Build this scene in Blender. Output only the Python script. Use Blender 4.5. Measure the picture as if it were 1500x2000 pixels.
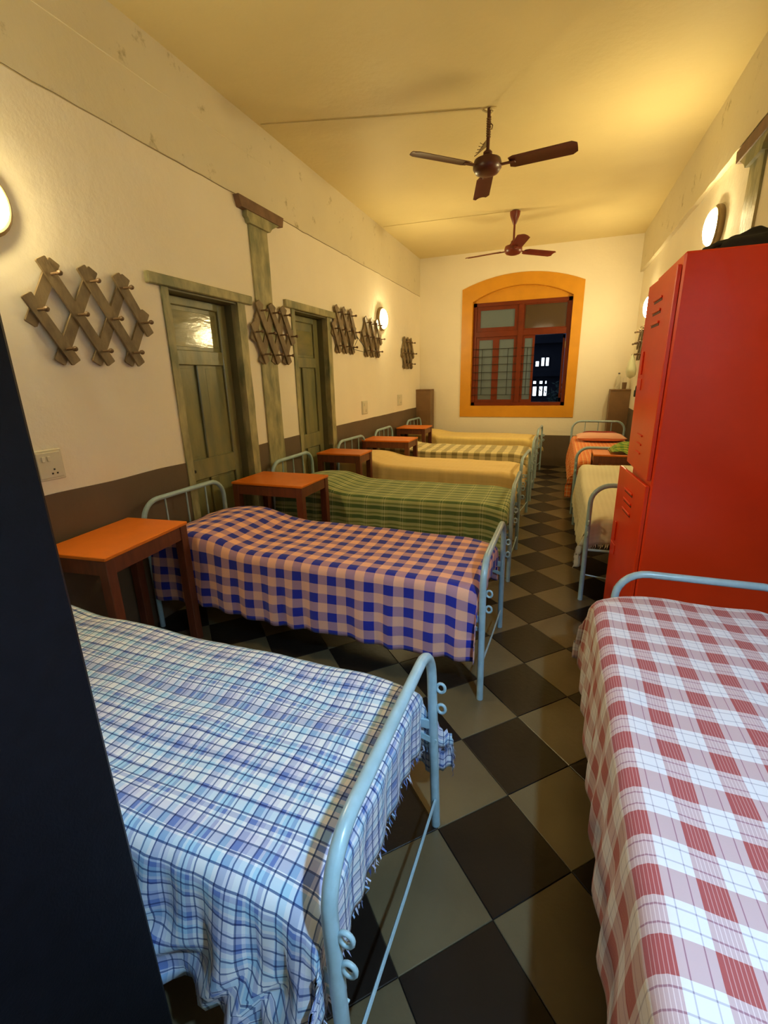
import bpy, math, random
from mathutils import Vector, Matrix, noise
random.seed(7)
PI = math.pi
for o in list(bpy.data.objects): bpy.data.objects.remove(o)
scene = bpy.context.scene
COL = scene.collection

# ------------------------------------------------------------ camera
cam_d = bpy.data.cameras.new('camera'); cam = bpy.data.objects.new('camera', cam_d); COL.objects.link(cam)
cam_d.sensor_fit = 'VERTICAL'; cam_d.sensor_height = 36.0; cam_d.lens = 884.78 / 2000 * 36
cam_d.clip_start = .02
R = [[0.9376, 0.0779, -0.3390], [0.3471, -0.2733, 0.8971], [-0.0228, -0.9588, -0.2833]]
m = Matrix(((R[0][0], -R[0][1], -R[0][2], 0), (R[1][0], -R[1][1], -R[1][2], 0), (R[2][0], -R[2][1], -R[2][2], 1.5), (0, 0, 0, 1)))
cam.matrix_world = m
scene.camera = cam
# ------------------------------------------------------------ world, exposure
w = bpy.data.worlds.new('night_sky'); scene.world = w; w.use_nodes = True
w.node_tree.nodes['Background'].inputs[0].default_value = (.10, .14, .25, 1)
w.node_tree.nodes['Background'].inputs[1].default_value = .45
vs = scene.view_settings
vs.view_transform = 'Standard'; vs.look = 'None'; vs.gamma = 1; vs.use_curve_mapping = False
vs.exposure = 2.08
LAMP = 37.0          # glow of the warm wall lamps
WARM = (1.0, .80, .39)
COOL = 700.0         # cool white bulb in the added, unseen hooded lamp beside the viewer
scene.cycles.max_bounces = 8
scene.cycles.diffuse_bounces = 5

# ------------------------------------------------------------ materials
def nodes(name):
    mt = bpy.data.materials.new(name); mt.use_nodes = True
    nt = mt.node_tree; b = nt.nodes['Principled BSDF']
    return mt, nt, b
def ramp(nt, fac, stops, interp='LINEAR'):
    r = nt.nodes.new('ShaderNodeValToRGB'); r.color_ramp.interpolation = interp
    e = r.color_ramp.elements
    while len(e) > 1: e.remove(e[-1])
    e[0].position = stops[0][0]; e[0].color = (*stops[0][1], 1)
    for p, c in stops[1:]:
        k = e.new(p); k.color = (*c, 1)
    nt.links.new(fac, r.inputs[0]); return r.outputs[0]
def nz(nt, scale, detail=4, vec=None, rough=.55, stretch=None):
    if vec is None:
        tc = nt.nodes.new('ShaderNodeTexCoord'); vec = tc.outputs['Object']
    if stretch:
        mp = nt.nodes.new('ShaderNodeMapping'); mp.inputs['Scale'].default_value = stretch
        nt.links.new(vec, mp.inputs[0]); vec = mp.outputs[0]
    n = nt.nodes.new('ShaderNodeTexNoise'); n.inputs['Scale'].default_value = scale
    n.inputs['Detail'].default_value = detail; n.inputs['Roughness'].default_value = rough
    nt.links.new(vec, n.inputs['Vector']); return n.outputs['Fac']
def bump(nt, b, h, strength, dist):
    bp = nt.nodes.new('ShaderNodeBump'); bp.inputs['Strength'].default_value = strength
    bp.inputs['Distance'].default_value = dist
    nt.links.new(h, bp.inputs['Height']); nt.links.new(bp.outputs[0], b.inputs['Normal'])
def mixc(nt, fac, a, c, mode='MIX'):
    mx = nt.nodes.new('ShaderNodeMix'); mx.data_type = 'RGBA'; mx.blend_type = mode
    if isinstance(fac, (int, float)): mx.inputs[0].default_value = fac
    else: nt.links.new(fac, mx.inputs[0])
    for s, v in ((6, a), (7, c)):
        if isinstance(v, tuple): mx.inputs[s].default_value = (*v, 1)
        else: nt.links.new(v, mx.inputs[s])
    return mx.outputs[2]
def simple(name, col, rough=.5, var=.0, scale=8, metal=0, bmp=0, bscale=60, spec=.5, stretch=None, col2=None, lo=.35, hi=.65):
    mt, nt, b = nodes(name)
    b.inputs['Roughness'].default_value = rough; b.inputs['Metallic'].default_value = metal
    b.inputs['Specular IOR Level'].default_value = spec
    if var or col2:
        c2 = col2 or tuple(c * (1 - var) for c in col)
        nt.links.new(ramp(nt, nz(nt, scale, 5, stretch=stretch), [(lo, c2), (hi, col)]), b.inputs['Base Color'])
    else: b.inputs['Base Color'].default_value = (*col, 1)
    if bmp: bump(nt, b, nz(nt, bscale, 4, stretch=stretch), bmp, .01)
    return mt
def plaster(name, col, dirty, rough=.75):
    mt, nt, b = nodes(name)
    a = ramp(nt, nz(nt, 1.3, 5), [(.3, tuple(c * .93 for c in col)), (.7, col)])
    d = ramp(nt, nz(nt, 5.5, 8, rough=.72), [(.30 if dirty else .1, (.60, .57, .45)), (.39 if dirty else .2, (1, 1, 1))])
    nt.links.new(mixc(nt, 1.0, a, d, 'MULTIPLY'), b.inputs['Base Color'])
    b.inputs['Roughness'].default_value = rough; b.inputs['Specular IOR Level'].default_value = .25
    bump(nt, b, nz(nt, 14, 7, rough=.6), .35, .012)
    return mt
def emit(name, col, s):
    mt, nt, b = nodes(name)
    b.inputs['Base Color'].default_value = (.9, .9, .9, 1)
    b.inputs['Emission Color'].default_value = (*col, 1); b.inputs['Emission Strength'].default_value = s
    return mt
def stripes(nt, coord, period, stops, shift=0.):
    mm = nt.nodes.new('ShaderNodeMath'); mm.operation = 'MULTIPLY_ADD'
    nt.links.new(coord, mm.inputs[0]); mm.inputs[1].default_value = 1 / period; mm.inputs[2].default_value = shift
    fr = nt.nodes.new('ShaderNodeMath'); fr.operation = 'FRACT'; nt.links.new(mm.outputs[0], fr.inputs[0])
    return ramp(nt, fr.outputs[0], stops, 'CONSTANT')
def cloth(name, pu, su, pv, sv, fac=.5, lu=None, lv=None, rough=.9, mul=None):
    """woven cloth: stripes along both thread directions, mixed half and half; lu/lv = thin line stripes multiplied in"""
    mt, nt, b = nodes(name)
    uv = nt.nodes.new('ShaderNodeUVMap'); sp = nt.nodes.new('ShaderNodeSeparateXYZ')
    nt.links.new(uv.outputs[0], sp.inputs[0])
    c = mixc(nt, fac, stripes(nt, sp.outputs[0], pu, su), stripes(nt, sp.outputs[1], pv, sv))
    if lu: c = mixc(nt, 1.0, c, stripes(nt, sp.outputs[0], lu[0], lu[1]), 'MULTIPLY')
    if lv: c = mixc(nt, 1.0, c, stripes(nt, sp.outputs[1], lv[0], lv[1]), 'MULTIPLY')
    nt.links.new(c, b.inputs['Base Color'])
    b.inputs['Roughness'].default_value = rough; b.inputs['Specular IOR Level'].default_value = .15
    b.inputs['Sheen Weight'].default_value = .15
    bump(nt, b, nz(nt, 260, 2), .12, .002)
    return mt
def line(frac, dark, n=1):
    st = []
    for k in range(n): st += [(k / n, (1, 1, 1)), ((k + 1 - frac) / n, dark)]
    return st

M = {}
M['wall'] = plaster('wall_plaster', (.88, .81, .66), False)
M['beam'] = plaster('beam_plaster', (.74, .67, .49), True)
M['ceiling'] = plaster('ceiling_paint', (.76, .64, .33), False, .55)
M['grey'] = simple('grey_brown_wall_paint', (.125, .088, .056), .5, .12, 3, bmp=.2, bscale=18)
M['olive'] = simple('worn_green_paint', (.25, .235, .100), .30, scale=7, col2=(.15, .16, .085), bmp=.25, bscale=25, stretch=(1, 1, .35), spec=.6)
M['olive_worn'] = simple('scraped_green_paint', (.42, .37, .19), .5, scale=11, col2=(.17, .18, .09), bmp=.4, bscale=30, stretch=(1, 1, .4))
M['olive_gloss'] = simple('glossy_worn_green_paint', (.27, .25, .105), .13, scale=7, col2=(.18, .18, .085), bmp=.14, bscale=13, stretch=(1, .5, 1.8), spec=.9)
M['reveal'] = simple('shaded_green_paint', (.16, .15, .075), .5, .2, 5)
M['capital_paint'] = simple('rust_red_wood', (.20, .105, .055), .6, .3, 12)
M['black_tile'] = simple('black_floor_tile', (.015, .011, .0085), .34, scale=3.0, spec=.26, col2=(.011, .008, .006), bmp=.12, bscale=35)
M['buff_tile'] = simple('buff_floor_tile', (.135, .105, .055), .32, scale=2.6, spec=.4, col2=(.10, .078, .042), bmp=.12, bscale=35)
M['grout'] = simple('floor_joint', (.05, .045, .035), .9)
M['blue_steel'] = simple('pale_blue_enamel', (.36, .52, .60), .28, .12, 20, spec=.6, col2=(.30, .44, .50))
M['deck'] = simple('bed_deck_steel', (.16, .20, .24), .5)
M['mattress'] = simple('mattress_ticking', (.10, .13, .20), .9, .2, 40)
M['table_top'] = simple('orange_laminate', (.78, .19, .010), .36, .12, 6)
M['table_wood'] = simple('red_brown_wood', (.17, .045, .018), .42, .35, 9, stretch=(4, 4, .7))
M['red'] = simple('red_locker_paint', (.88, .052, .008), .30, .14, 2.2, bmp=.08, bscale=9, spec=.35)
M['red_dark'] = simple('shadow_gap_red', (.10, .008, .005), .6)
M['black'] = simple('black_locker_paint', (.0022, .0026, .005), .5, .3, 30, bmp=.1, bscale=220, spec=.18)
M['bag'] = simple('black_bag_cloth', (.014, .013, .013), .85, .3, 20)
M['rack'] = simple('weathered_rack_wood', (.23, .165, .085), .55, scale=14, col2=(.12, .08, .04), bmp=.3, bscale=40, stretch=(1, 1, .5))
M['peg'] = simple('turned_peg_wood', (.13, .075, .035), .5)
M['yellow'] = simple('ochre_yellow_paint', (.68, .30, .012), .38, .10, 4, bmp=.15, bscale=16)
M['frame_red'] = simple('red_brown_window_wood', (.16, .024, .003), .4, .2, 10, spec=.3)
M['brown_panel'] = simple('brown_painted_board', (.21, .115, .05), .5, .2, 5, bmp=.15, bscale=14)
M['iron'] = simple('dark_iron', (.025, .03, .03), .5, metal=.5)
M['fan'] = simple('maroon_fan_enamel', (.085, .020, .012), .35, .15, 10)
M['fan_red'] = simple('red_brown_fan_enamel', (.15, .022, .010), .35, .15, 10)
M['lamp_rim'] = simple('lamp_rim_metal', (.30, .22, .12), .4, metal=.6)
M['globe'] = emit('lamp_globe_glass', WARM, LAMP)
M['tube'] = emit('added_cool_bulb_glass', (.42, .71, 1.0), COOL)
M['plastic'] = simple('cream_plastic', (.66, .62, .48), .4)
M['dark_hole'] = simple('socket_holes', (.03, .025, .02), .8)
M['cable'] = simple('painted_cable', (.66, .55, .28), .6)
M['string'] = simple('old_string', (.16, .09, .04), .9)
M['facade'] = simple('dark_facade', (.02, .02, .024), .9, .3, 2)
M['outer_wall'] = simple('grey_outer_wall', (.45, .50, .58), .9, .2, 2)
M['lit'] = emit('lit_window_glass', (.75, .88, 1.0), .9)
M['leaf'] = simple('dark_leaf', (.02, .05, .02), .6)
M['ground'] = simple('outside_ground', (.05, .05, .05), .9)
mt, nt, b = nodes('frosted_glass'); b.inputs['Base Color'].default_value = (.20, .27, .31, 1)
b.inputs['Roughness'].default_value = .35; b.inputs['Transmission Weight'].default_value = .45; M['frosted'] = mt
mt, nt, b = nodes('brown_tinted_glass'); b.inputs['Base Color'].default_value = (.30, .20, .11, 1)
b.inputs['Roughness'].default_value = .12; b.inputs['Transmission Weight'].default_value = .75; M['tinted'] = mt
mt, nt, b = nodes('clear_bottle_plastic'); b.inputs['Base Color'].default_value = (.9, .9, .85, 1)
b.inputs['Roughness'].default_value = .08; b.inputs['Transmission Weight'].default_value = .9; b.inputs['IOR'].default_value = 1.2; M['clear'] = mt
mt, nt, b = nodes('thin_plastic_bag'); b.inputs['Base Color'].default_value = (.75, .78, .55, 1)
b.inputs['Roughness'].default_value = .3; b.inputs['Transmission Weight'].default_value = .25; M['carrier'] = mt
M['cap_blue'] = simple('bottle_cap', (.1, .1, .12), .4)

PE, BL = (.86, .45, .31), (.020, .030, .34)
M['gingham'] = cloth('orange_blue_gingham', .104, [(0, BL), (.5, PE)], .100, [(0, BL), (.5, PE)])
W_, LB, MB_, PB = (.74, .76, .80), (.36, .58, .74), (.13, .20, .48), (.55, .55, .70)
blu = [(0, W_), (.13, LB), (.25, W_), (.31, MB_), (.43, PB), (.56, W_), (.66, MB_), (.72, W_), (.76, LB), (.88, MB_), (.94, W_)]
dk = (.20, .26, .42)
M['blue_plaid'] = cloth('blue_white_plaid', .165, blu, .178, blu, lu=(.0275, line(.13, dk)), lv=(.0275, line(.15, dk)))
RO, WH = (.38, .085, .085), (.74, .70, .74)
DKL = (.30, .25, .34)
pins = [(0, WH), (.13, DKL), (.15, WH), (.40, DKL), (.42, WH), (.54, RO)]
for k in range(6): pins += [(.58 + k * .065, (.72, .50, .50)), (.592 + k * .065, RO)]
rs_v = [(0, WH), (.13, DKL), (.16, WH), (.38, DKL), (.41, WH), (.52, RO)]
M['red_plaid'] = cloth('rose_white_plaid', .120, rs_v, .112, pins)
G1, G2, G3 = (.095, .155, .055), (.56, .58, .26), (.60, .60, .36)
M['green_plaid'] = cloth('green_plaid', .155, [(0, G1), (.40, (.17, .23, .08)), (.52, G3), (.55, G1), (.64, G3), (.67, (.17, .23, .08)), (.82, G1)],
    .085, [(0, G1), (.36, G2), (.55, (.24, .29, .10)), (.72, G2)], fac=.62)
M['mustard'] = cloth('mustard_cotton', .05, [(0, (.80, .59, .25)), (.6, (.77, .57, .24))], .06, [(0, (.80, .59, .25)), (.7, (.75, .54, .23))])
M['olive_check'] = cloth('olive_cream_check', .14, [(0, (.78, .66, .34)), (.5, (.26, .21, .09))], .085, [(0, (.78, .66, .34)), (.55, (.26, .21, .09))])
M['straw'] = cloth('straw_cotton', .06, [(0, (.80, .61, .22)), (.6, (.77, .58, .21))], .10, [(0, (.80, .61, .23)), (.8, (.72, .53, .19))])
M['cream'] = cloth('cream_cotton', .03, [(0, (.74, .69, .50)), (.5, (.68, .63, .45))], .035, [(0, (.74, .69, .51)), (.5, (.68, .63, .45))])
M['orange_cloth'] = cloth('orange_striped_cotton', .05, [(0, (.78, .22, .05)), (.6, (.88, .60, .30)), (.8, (.60, .05, .02))], .045, [(0, (.82, .22, .04)), (.45, (.70, .10, .02)), (.7, (.86, .50, .2))])
M['pink'] = cloth('salmon_cotton', .03, [(0, (.78, .42, .30)), (.5, (.74, .38, .27))], .03, [(0, (.78, .42, .30)), (.5, (.72, .36, .26))])
M['towel'] = cloth('green_yellow_stripe', .024, [(0, (.07, .22, .045)), (.45, (.62, .58, .10)), (.7, (.12, .30, .05))], .09, [(0, (.10, .28, .06)), (.5, (.55, .55, .10))], fac=.25)
M['dark_red_cloth'] = simple('dark_red_cloth', (.30, .02, .015), .9, .3, 20)

# ------------------------------------------------------------ mesh helpers
class MB:
    def __init__(s): s.v = []; s.f = []; s.uv = None; s.mi = []; s.cur = 0
    def add(s, vs_, fs):
        n = len(s.v); s.v += [tuple(p) for p in vs_]; s.f += [tuple(i + n for i in f) for f in fs]; s.mi += [s.cur] * len(fs); return s
    def box(s, x0, x1, y0, y1, z0, z1, M_=None, bev=0):
        if bev:
            vs_ = []; c = bev
            for z in (z0, z1):
                for (x, y) in ((x0, y0), (x1, y0), (x1, y1), (x0, y1)):
                    sx = 1 if x == x0 else -1; sy = 1 if y == y0 else -1; sz = 1 if z == z0 else -1
                    vs_ += [(x + sx * c, y + sy * c, z), (x, y + sy * c, z + sz * c), (x + sx * c, y, z + sz * c)]
            import bmesh
            bm = bmesh.new()
            for p in vs_: bm.verts.new(p)
            r = bmesh.ops.convex_hull(bm, input=bm.verts)
            bmesh.ops.dissolve_limit(bm, angle_limit=.01, verts=bm.verts, edges=bm.edges)
            bm.verts.index_update()
            vv = [v.co.copy() for v in bm.verts]
            if M_: vv = [M_ @ p for p in vv]
            ff = [[v.index for v in f.verts] for f in bm.faces]; bm.free()
            return s.add(vv, ff)
        vs_ = [Vector(p) for p in ((x0, y0, z0), (x1, y0, z0), (x1, y1, z0), (x0, y1, z0), (x0, y0, z1), (x1, y0, z1), (x1, y1, z1), (x0, y1, z1))]
        if M_: vs_ = [M_ @ p for p in vs_]
        return s.add(vs_, [(0, 3, 2, 1), (4, 5, 6, 7), (0, 1, 5, 4), (1, 2, 6, 5), (2, 3, 7, 6), (3, 0, 4, 7)])
    def tube(s, pts, r, n=8, cap=True, closed=False):
        P = [Vector(p) for p in pts]; k = len(P); vs_ = []; up = None
        for i in range(k):
            if closed: t = (P[(i + 1) % k] - P[i - 1])
            else: t = P[min(i + 1, k - 1)] - P[max(i - 1, 0)]
            t.normalize()
            if up is None:
                up = Vector((0, 0, 1)) if abs(t.z) < .9 else Vector((1, 0, 0))
            a = t.cross(up)
            if a.length < 1e-4: a = t.orthogonal()
            a.normalize(); b_ = a.cross(t).normalized(); up = b_
            rr = r[i] if isinstance(r, (list, tuple)) else r
            for j in range(n):
                q = 2 * PI * j / n; vs_.append(P[i] + (a * math.cos(q) + b_ * math.sin(q)) * rr)
        fs = []
        for i in range(k if closed else k - 1):
            for j in range(n):
                a0 = i * n + j; a1 = i * n + (j + 1) % n; i2 = (i + 1) % k
                fs.append((a0, a1, i2 * n + (j + 1) % n, i2 * n + j))
        if cap and not closed: fs += [tuple(range(n))[::-1], tuple((k - 1) * n + j for j in range(n))]
        return s.add(vs_, fs)
    def lathe(s, prof, M_=None, n=20):
        vs_ = []; k = len(prof)
        for r, z in prof:
            for j in range(n):
                a = 2 * PI * j / n; p = Vector((r * math.cos(a), r * math.sin(a), z)); vs_.append(M_ @ p if M_ else p)
        fs = [(i * n + j, i * n + (j + 1) % n, (i + 1) * n + (j + 1) % n, (i + 1) * n + j) for i in range(k - 1) for j in range(n)]
        fs += [tuple(range(n))[::-1], tuple((k - 1) * n + j for j in range(n))]
        return s.add(vs_, fs)
    def prism(s, poly, d0, d1, axis='y', M_=None):
        """poly: 2D outline; axis y: (x,z) outline extruded in y; axis x: (y,z); axis z: (x,y)"""
        n = len(poly)
        def mk(p, d): return {'y': (p[0], d, p[1]), 'x': (d, p[0], p[1]), 'z': (p[0], p[1], d)}[axis]
        vs_ = [Vector(mk(p, d0)) for p in poly] + [Vector(mk(p, d1)) for p in poly]
        if M_: vs_ = [M_ @ p for p in vs_]
        return s.add(vs_, [tuple(range(n)), tuple(range(2 * n - 1, n - 1, -1))] + [(i, (i + 1) % n + 0, (i + 1) % n + n, i + n) for i in range(n)])
    def mesh(s, name, mats, smooth=False):
        me = bpy.data.meshes.new(name); me.from_pydata([tuple(p) for p in s.v], [], s.f); me.validate()
        import bmesh
        bm = bmesh.new(); bm.from_mesh(me); bmesh.ops.recalc_face_normals(bm, faces=bm.faces); bm.to_mesh(me); bm.free()
        for mm_ in (mats if isinstance(mats, (list, tuple)) else [mats]): me.materials.append(mm_)
        if any(s.mi) and len(s.mi) == len(me.polygons):
            me.polygons.foreach_set('material_index', s.mi)
        if smooth:
            me.polygons.foreach_set('use_smooth', [True] * len(me.polygons))
            if smooth != 'all': me.set_sharp_from_angle(angle=math.radians(40))
        me.update(); return me
    def obj(s, name, mats, parent=None, smooth=False, loc=None, rot=None):
        return link(name, s.mesh(name, mats, smooth), parent, loc, rot)
def link(name, me, parent=None, loc=None, rot=None):
    o = bpy.data.objects.new(name, me); COL.objects.link(o)
    if parent: o.parent = parent
    if loc: o.location = loc
    if rot: o.rotation_euler = rot
    return o
def tag(o, label, cat, group=None, kind=None):
    o['label'] = label; o['category'] = cat
    if group: o['group'] = group
    if kind: o['kind'] = kind
    return o
def thing(name, label, cat, loc=(0, 0, 0), rz=0, group=None):
    o = bpy.data.objects.new(name, None); COL.objects.link(o); o.location = loc; o.rotation_euler = (0, 0, rz)
    o.empty_display_size = .1
    return tag(o, label, cat, group)
def struct(name, mb, mats, parent=None, smooth=False):
    o = mb.obj(name, mats, parent, smooth)
    if not parent: o['kind'] = 'structure'
    return o
def copy_tree(o, parent=None):
    c = o.copy(); COL.objects.link(c)
    if parent: c.parent = parent
    for ch in list(o.children): copy_tree(ch, c)
    return c
def B(*a, **k): return MB().box(*a, **k)

# ============================================================ THE ROOM
XL, XR, Y0, YB, ZC = -2.34, 1.035, -1.7, 8.17, 3.40
# ---- floor: every tile a piece
d = .4302; TX, TY = -.0566, 1.8174
fl = B(XL - .3, XR + .3, Y0 - .1, YB + .4, -.08, -.006); floor = struct('floor', fl, M['grout'])
def clip(poly):
    for ax, lim, sg in ((0, XL, 1), (0, XR, -1), (1, Y0, 1), (1, YB, -1)):
        out = []
        for i in range(len(poly)):
            a, b_ = poly[i], poly[(i + 1) % len(poly)]
            ia, ib = sg * (a[ax] - lim) >= 0, sg * (b_[ax] - lim) >= 0
            if ia: out.append(a)
            if ia != ib:
                t = (lim - a[ax]) / (b_[ax] - a[ax]); out.append((a[0] + t * (b_[0] - a[0]), a[1] + t * (b_[1] - a[1])))
        poly = out
        if len(poly) < 3: return None
    return poly
def tile_mesh(poly, nm, mt):
    """a thin slab with a small chamfer"""
    n = len(poly); cx = sum(p[0] for p in poly) / n; cy = sum(p[1] for p in poly) / n
    def sh(k):
        r = []
        for p in poly:
            l = math.hypot(p[0] - cx, p[1] - cy); q = max(0, 1 - k / max(l, 1e-6)); r.append((cx + (p[0] - cx) * q, cy + (p[1] - cy) * q))
        return r
    o1, o2 = sh(.0012), sh(.004)
    vs_ = [(x, y, -.012) for x, y in o1] + [(x, y, -.0016) for x, y in o1] + [(x, y, 0) for x, y in o2]
    fs = [tuple(range(n))[::-1], tuple(range(2 * n, 3 * n))]
    for L in (0, 1): fs += [(L * n + i, L * n + (i + 1) % n, (L + 1) * n + (i + 1) % n, (L + 1) * n + i) for i in range(n)]
    mb = MB(); mb.add(vs_, fs); return mb
full = {}
tiles = []
for i in range(-8, 8):
    for k in range(-10, 20):
        for col in (0, 1):
            cx = TX + (i + .5 * col) * d; cy = TY + (k + (.5 if not col else 0)) * d
            h = d / 2; poly = clip([(cx - h, cy), (cx, cy - h), (cx + h, cy), (cx, cy + h)])
            if poly: tiles.append((cx, cy, col, poly))
vis = [t for t in tiles if t[1] > .15]
vis.sort(key=lambda t: t[0] ** 2 + t[1] ** 2)
sel = vis[:290]; rest = [t for t in tiles if t not in sel]
for col in (0, 1):
    h = d / 2; full[col] = tile_mesh([(-h, 0), (0, -h), (h, 0), (0, h)], 't', None).mesh('tile', M['buff_tile'] if col else M['black_tile'])
for cx, cy, col, poly in sel:
    lp = [(x - cx, y - cy) for x, y in poly]
    if len(poly) == 4 and abs(max(p[0] for p in lp) - d / 2) < 1e-6 and abs(min(p[0] for p in lp) + d / 2) < 1e-6 and abs(max(p[1] for p in lp) - d / 2) < 1e-6: me = full[col]
    else: me = tile_mesh(lp, 't', None).mesh('tile', M['buff_tile'] if col else M['black_tile'])
    o = link('tile', me, floor, (cx, cy, random.uniform(-.0008, .0004)))
    o.rotation_euler = (random.uniform(-.0012, .0012), random.uniform(-.0012, .0012), 0)
mb = MB()
for cx, cy, col, poly in rest:
    t = tile_mesh(poly, 't', None); mb.cur = col; mb.add(t.v, t.f)
o = mb.obj('far_tiles', [M['black_tile'], M['buff_tile']], floor); o['kind'] = 'stuff'
# ---- ceiling
struct('ceiling', B(XL - .3, XR + .3, Y0 - .1, YB + .4, ZC, ZC + .1), M['ceiling'])
# ---- left wall, with two door recesses
D1 = (2.42, 3.14, 2.075); D2 = (3.93, 4.62, 2.125)
mb = MB()
for a, b_ in ((Y0, D1[0]), (D1[1], D2[0]), (D2[1], YB + .3)): mb.box(XL - .3, XL, a, b_, 0, ZC)
for D in (D1, D2): mb.box(XL - .3, XL, D[0], D[1], D[2], ZC); mb.box(XL - .3, XL - .22, D[0], D[1], 0, D[2])
struct('wall_left', mb, M['wall'])
def wavy_band(x_in, x_out, z_low, y0, y1, seed, amp=.010):
    mb = MB(); n = 90; vs_ = []
    for i in range(n + 1):
        y = y0 + (y1 - y0) * i / n
        zl = z_low + amp * noise.noise(Vector((y * 1.7, seed, 0))) + amp * .6 * noise.noise(Vector((y * 7, seed, 3)))
        xo = x_out + .003 * noise.noise(Vector((y * 2, seed, 9)))
        vs_ += [(x_in, y, zl + .004), (xo, y, zl), (xo, y, ZC - .0), (x_in, y, ZC)]
    fs = []
    for i in range(n):
        a = 4 * i; fs += [(a, a + 1, a + 5, a + 4), (a + 1, a + 2, a + 6, a + 5)]
    mb.add(vs_, fs); return mb
struct('trim_1', wavy_band(XL, XL + .006, 2.825, Y0, YB, 1), M['beam'])
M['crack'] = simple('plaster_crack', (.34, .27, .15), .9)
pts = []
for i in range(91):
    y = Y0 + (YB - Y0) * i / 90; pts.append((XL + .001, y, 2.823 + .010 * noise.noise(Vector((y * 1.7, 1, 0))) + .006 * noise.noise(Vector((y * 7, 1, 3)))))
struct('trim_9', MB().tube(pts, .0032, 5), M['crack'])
struct('trim_2', wavy_band(XR, XR - .045, 2.895, Y0, YB, 5), M['beam'])
# faint second plaster seam on the left beam
mb = MB(); pts = []
for i in range(60):
    y = .6 + 3.2 * i / 59; pts.append((XL + .005, y, 3.15 + .012 * noise.noise(Vector((y * 3, 8, 0)))))
struct('trim_3', MB().tube(pts, .004, 5), M['beam'])
# painted dado, left wall
mb = MB()
def dado(mb, y0, y1, zt):
    n = max(2, int((y1 - y0) / .08)); poly = [(y0, 0), (y1, 0)] + [(y1 - (y1 - y0) * i / n, zt + .006 * noise.noise(Vector((y1 - (y1 - y0) * i / n, 0, 2)) * 3)) for i in range(n + 1)]
    mb.prism(poly, XL + .0005, XL + .005, 'x')
dado(mb, Y0, 2.395, .978); dado(mb, 3.22, 3.36, .985); dado(mb, 3.60, 3.90, .985); dado(mb, 4.70, YB, .99)
struct('trim_4', mb, M['grey'])
# ---- right wall
struct('wall_right', B(XR, XR + .3, Y0, YB + .3, 0, ZC), M['wall'])
struct('trim_5', B(XR - .005, XR, Y0, YB, 0, .98), M['grey'])
# ---- rear wall behind the camera
struct('wall_front', B(XL, XR, Y0 - .1, Y0, 0, ZC), M['wall'])
# ---- window wall
WX0, WX1, WZ0, WS, WT = -1.43, .115, .995, 2.67, 2.875
def arch(x0, x1, zs, zt, n=14):
    """points from right springing over the crown to the left springing"""
    w_ = (x1 - x0) / 2; h = zt - zs; r = (w_ * w_ + h * h) / (2 * h); cx = (x0 + x1) / 2; cz = zt - r; a = math.asin(w_ / r)
    return [(cx + r * math.sin(a - 2 * a * i / n), cz + r * math.cos(a - 2 * a * i / n)) for i in range(n + 1)]
mb = MB(); T0, T1 = YB, YB + .32
mb.box(XL, WX0, T0, T1, 0, ZC); mb.box(WX1, XR, T0, T1, 0, ZC); mb.box(WX0, WX1, T0, T1, 0, WZ0)
A = arch(WX0, WX1, WS, WT)
for i in range(len(A) - 1):
    p, q = A[i], A[i + 1]; mb.prism([(p[0], p[1]), (q[0], q[1]), (q[0], ZC), (p[0], ZC)], T0, T1, 'y')
struct('wall_back', mb, M['wall'])
struct('trim_6', B(XL, XR, YB - .005, YB, 0, .515), M['grey'])
# yellow surround: raised band, reveal and tympanum
mb = MB(); OX0, OX1, OZ0 = -1.605, .262, .812
O = arch(OX0, OX1, 2.865, 3.05); P0, P1 = YB - .012, YB
mb.prism([(OX0, OZ0), (OX1, OZ0), (OX1, WZ0), (OX0, WZ0)], P0, P1, 'y')
mb.prism([(OX0, WZ0), (WX0, WZ0), (WX0, WS), (OX0, 2.865)], P0, P1, 'y')
mb.prism([(WX1, WZ0), (OX1, WZ0), (OX1, 2.865), (WX1, WS)], P0, P1, 'y')
for i in range(len(A) - 1): mb.prism([A[i], O[i], O[i + 1], A[i + 1]], P0, P1, 'y')
struct('trim_7', mb, M['yellow'])
mb = MB(); e = .004
mb.box(WX0, WX0 + e, YB, YB + .2, WZ0, WS); mb.box(WX1 - e, WX1, YB, YB + .2, WZ0, WS); mb.box(WX0, WX1, YB, YB + .2, WZ0, WZ0 + e)
for i in range(len(A) - 1):
    p, q = A[i], A[i + 1]; mb.prism([(p[0], p[1] - e), (q[0], q[1] - e), q, p], YB, YB + .2, 'y')
Tm = [(x, z - e) for x, z in A]; mb.prism([(WX0, 2.655)] + [(WX1, 2.655)] + Tm, YB + .085, YB + .13, 'y')
struct('trim_8', mb, M['yellow'])
# ---- the window itself
win = bpy.data.objects.new('window_1', None); COL.objects.link(win); win.location = (-.65, YB + .12, WZ0); win['kind'] = 'structure'
def wp(name, mb, mats, parent=win, smooth=False):
    for i, v in enumerate(mb.v): mb.v[i] = (v[0] + .65, v[1] - YB - .12, v[2] - WZ0)
    return mb.obj(name, mats, parent, smooth)
fy0, fy1 = YB + .07, YB + .14; X0, X1, Z0, Z1 = WX0 + .006, WX1 - .006, WZ0 + .006, 2.652
XM, ZT = -.652, 2.165
mb = MB(); mb.box(X0, X1, fy0, fy1, Z1 - .055, Z1); mb.box(X0, X1, fy0, fy1, Z0, Z0 + .055); mb.box(X0, X0 + .055, fy0, fy1, Z0, Z1); mb.box(X1 - .055, X1, fy0, fy1, Z0, Z1)
wp('window_frame', mb, M['frame_red'])
wp('mullion', B(XM - .042, XM + .042, fy0 - .005, fy1, Z0 + .05, Z1 - .05, bev=.004), M['frame_red'])
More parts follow.
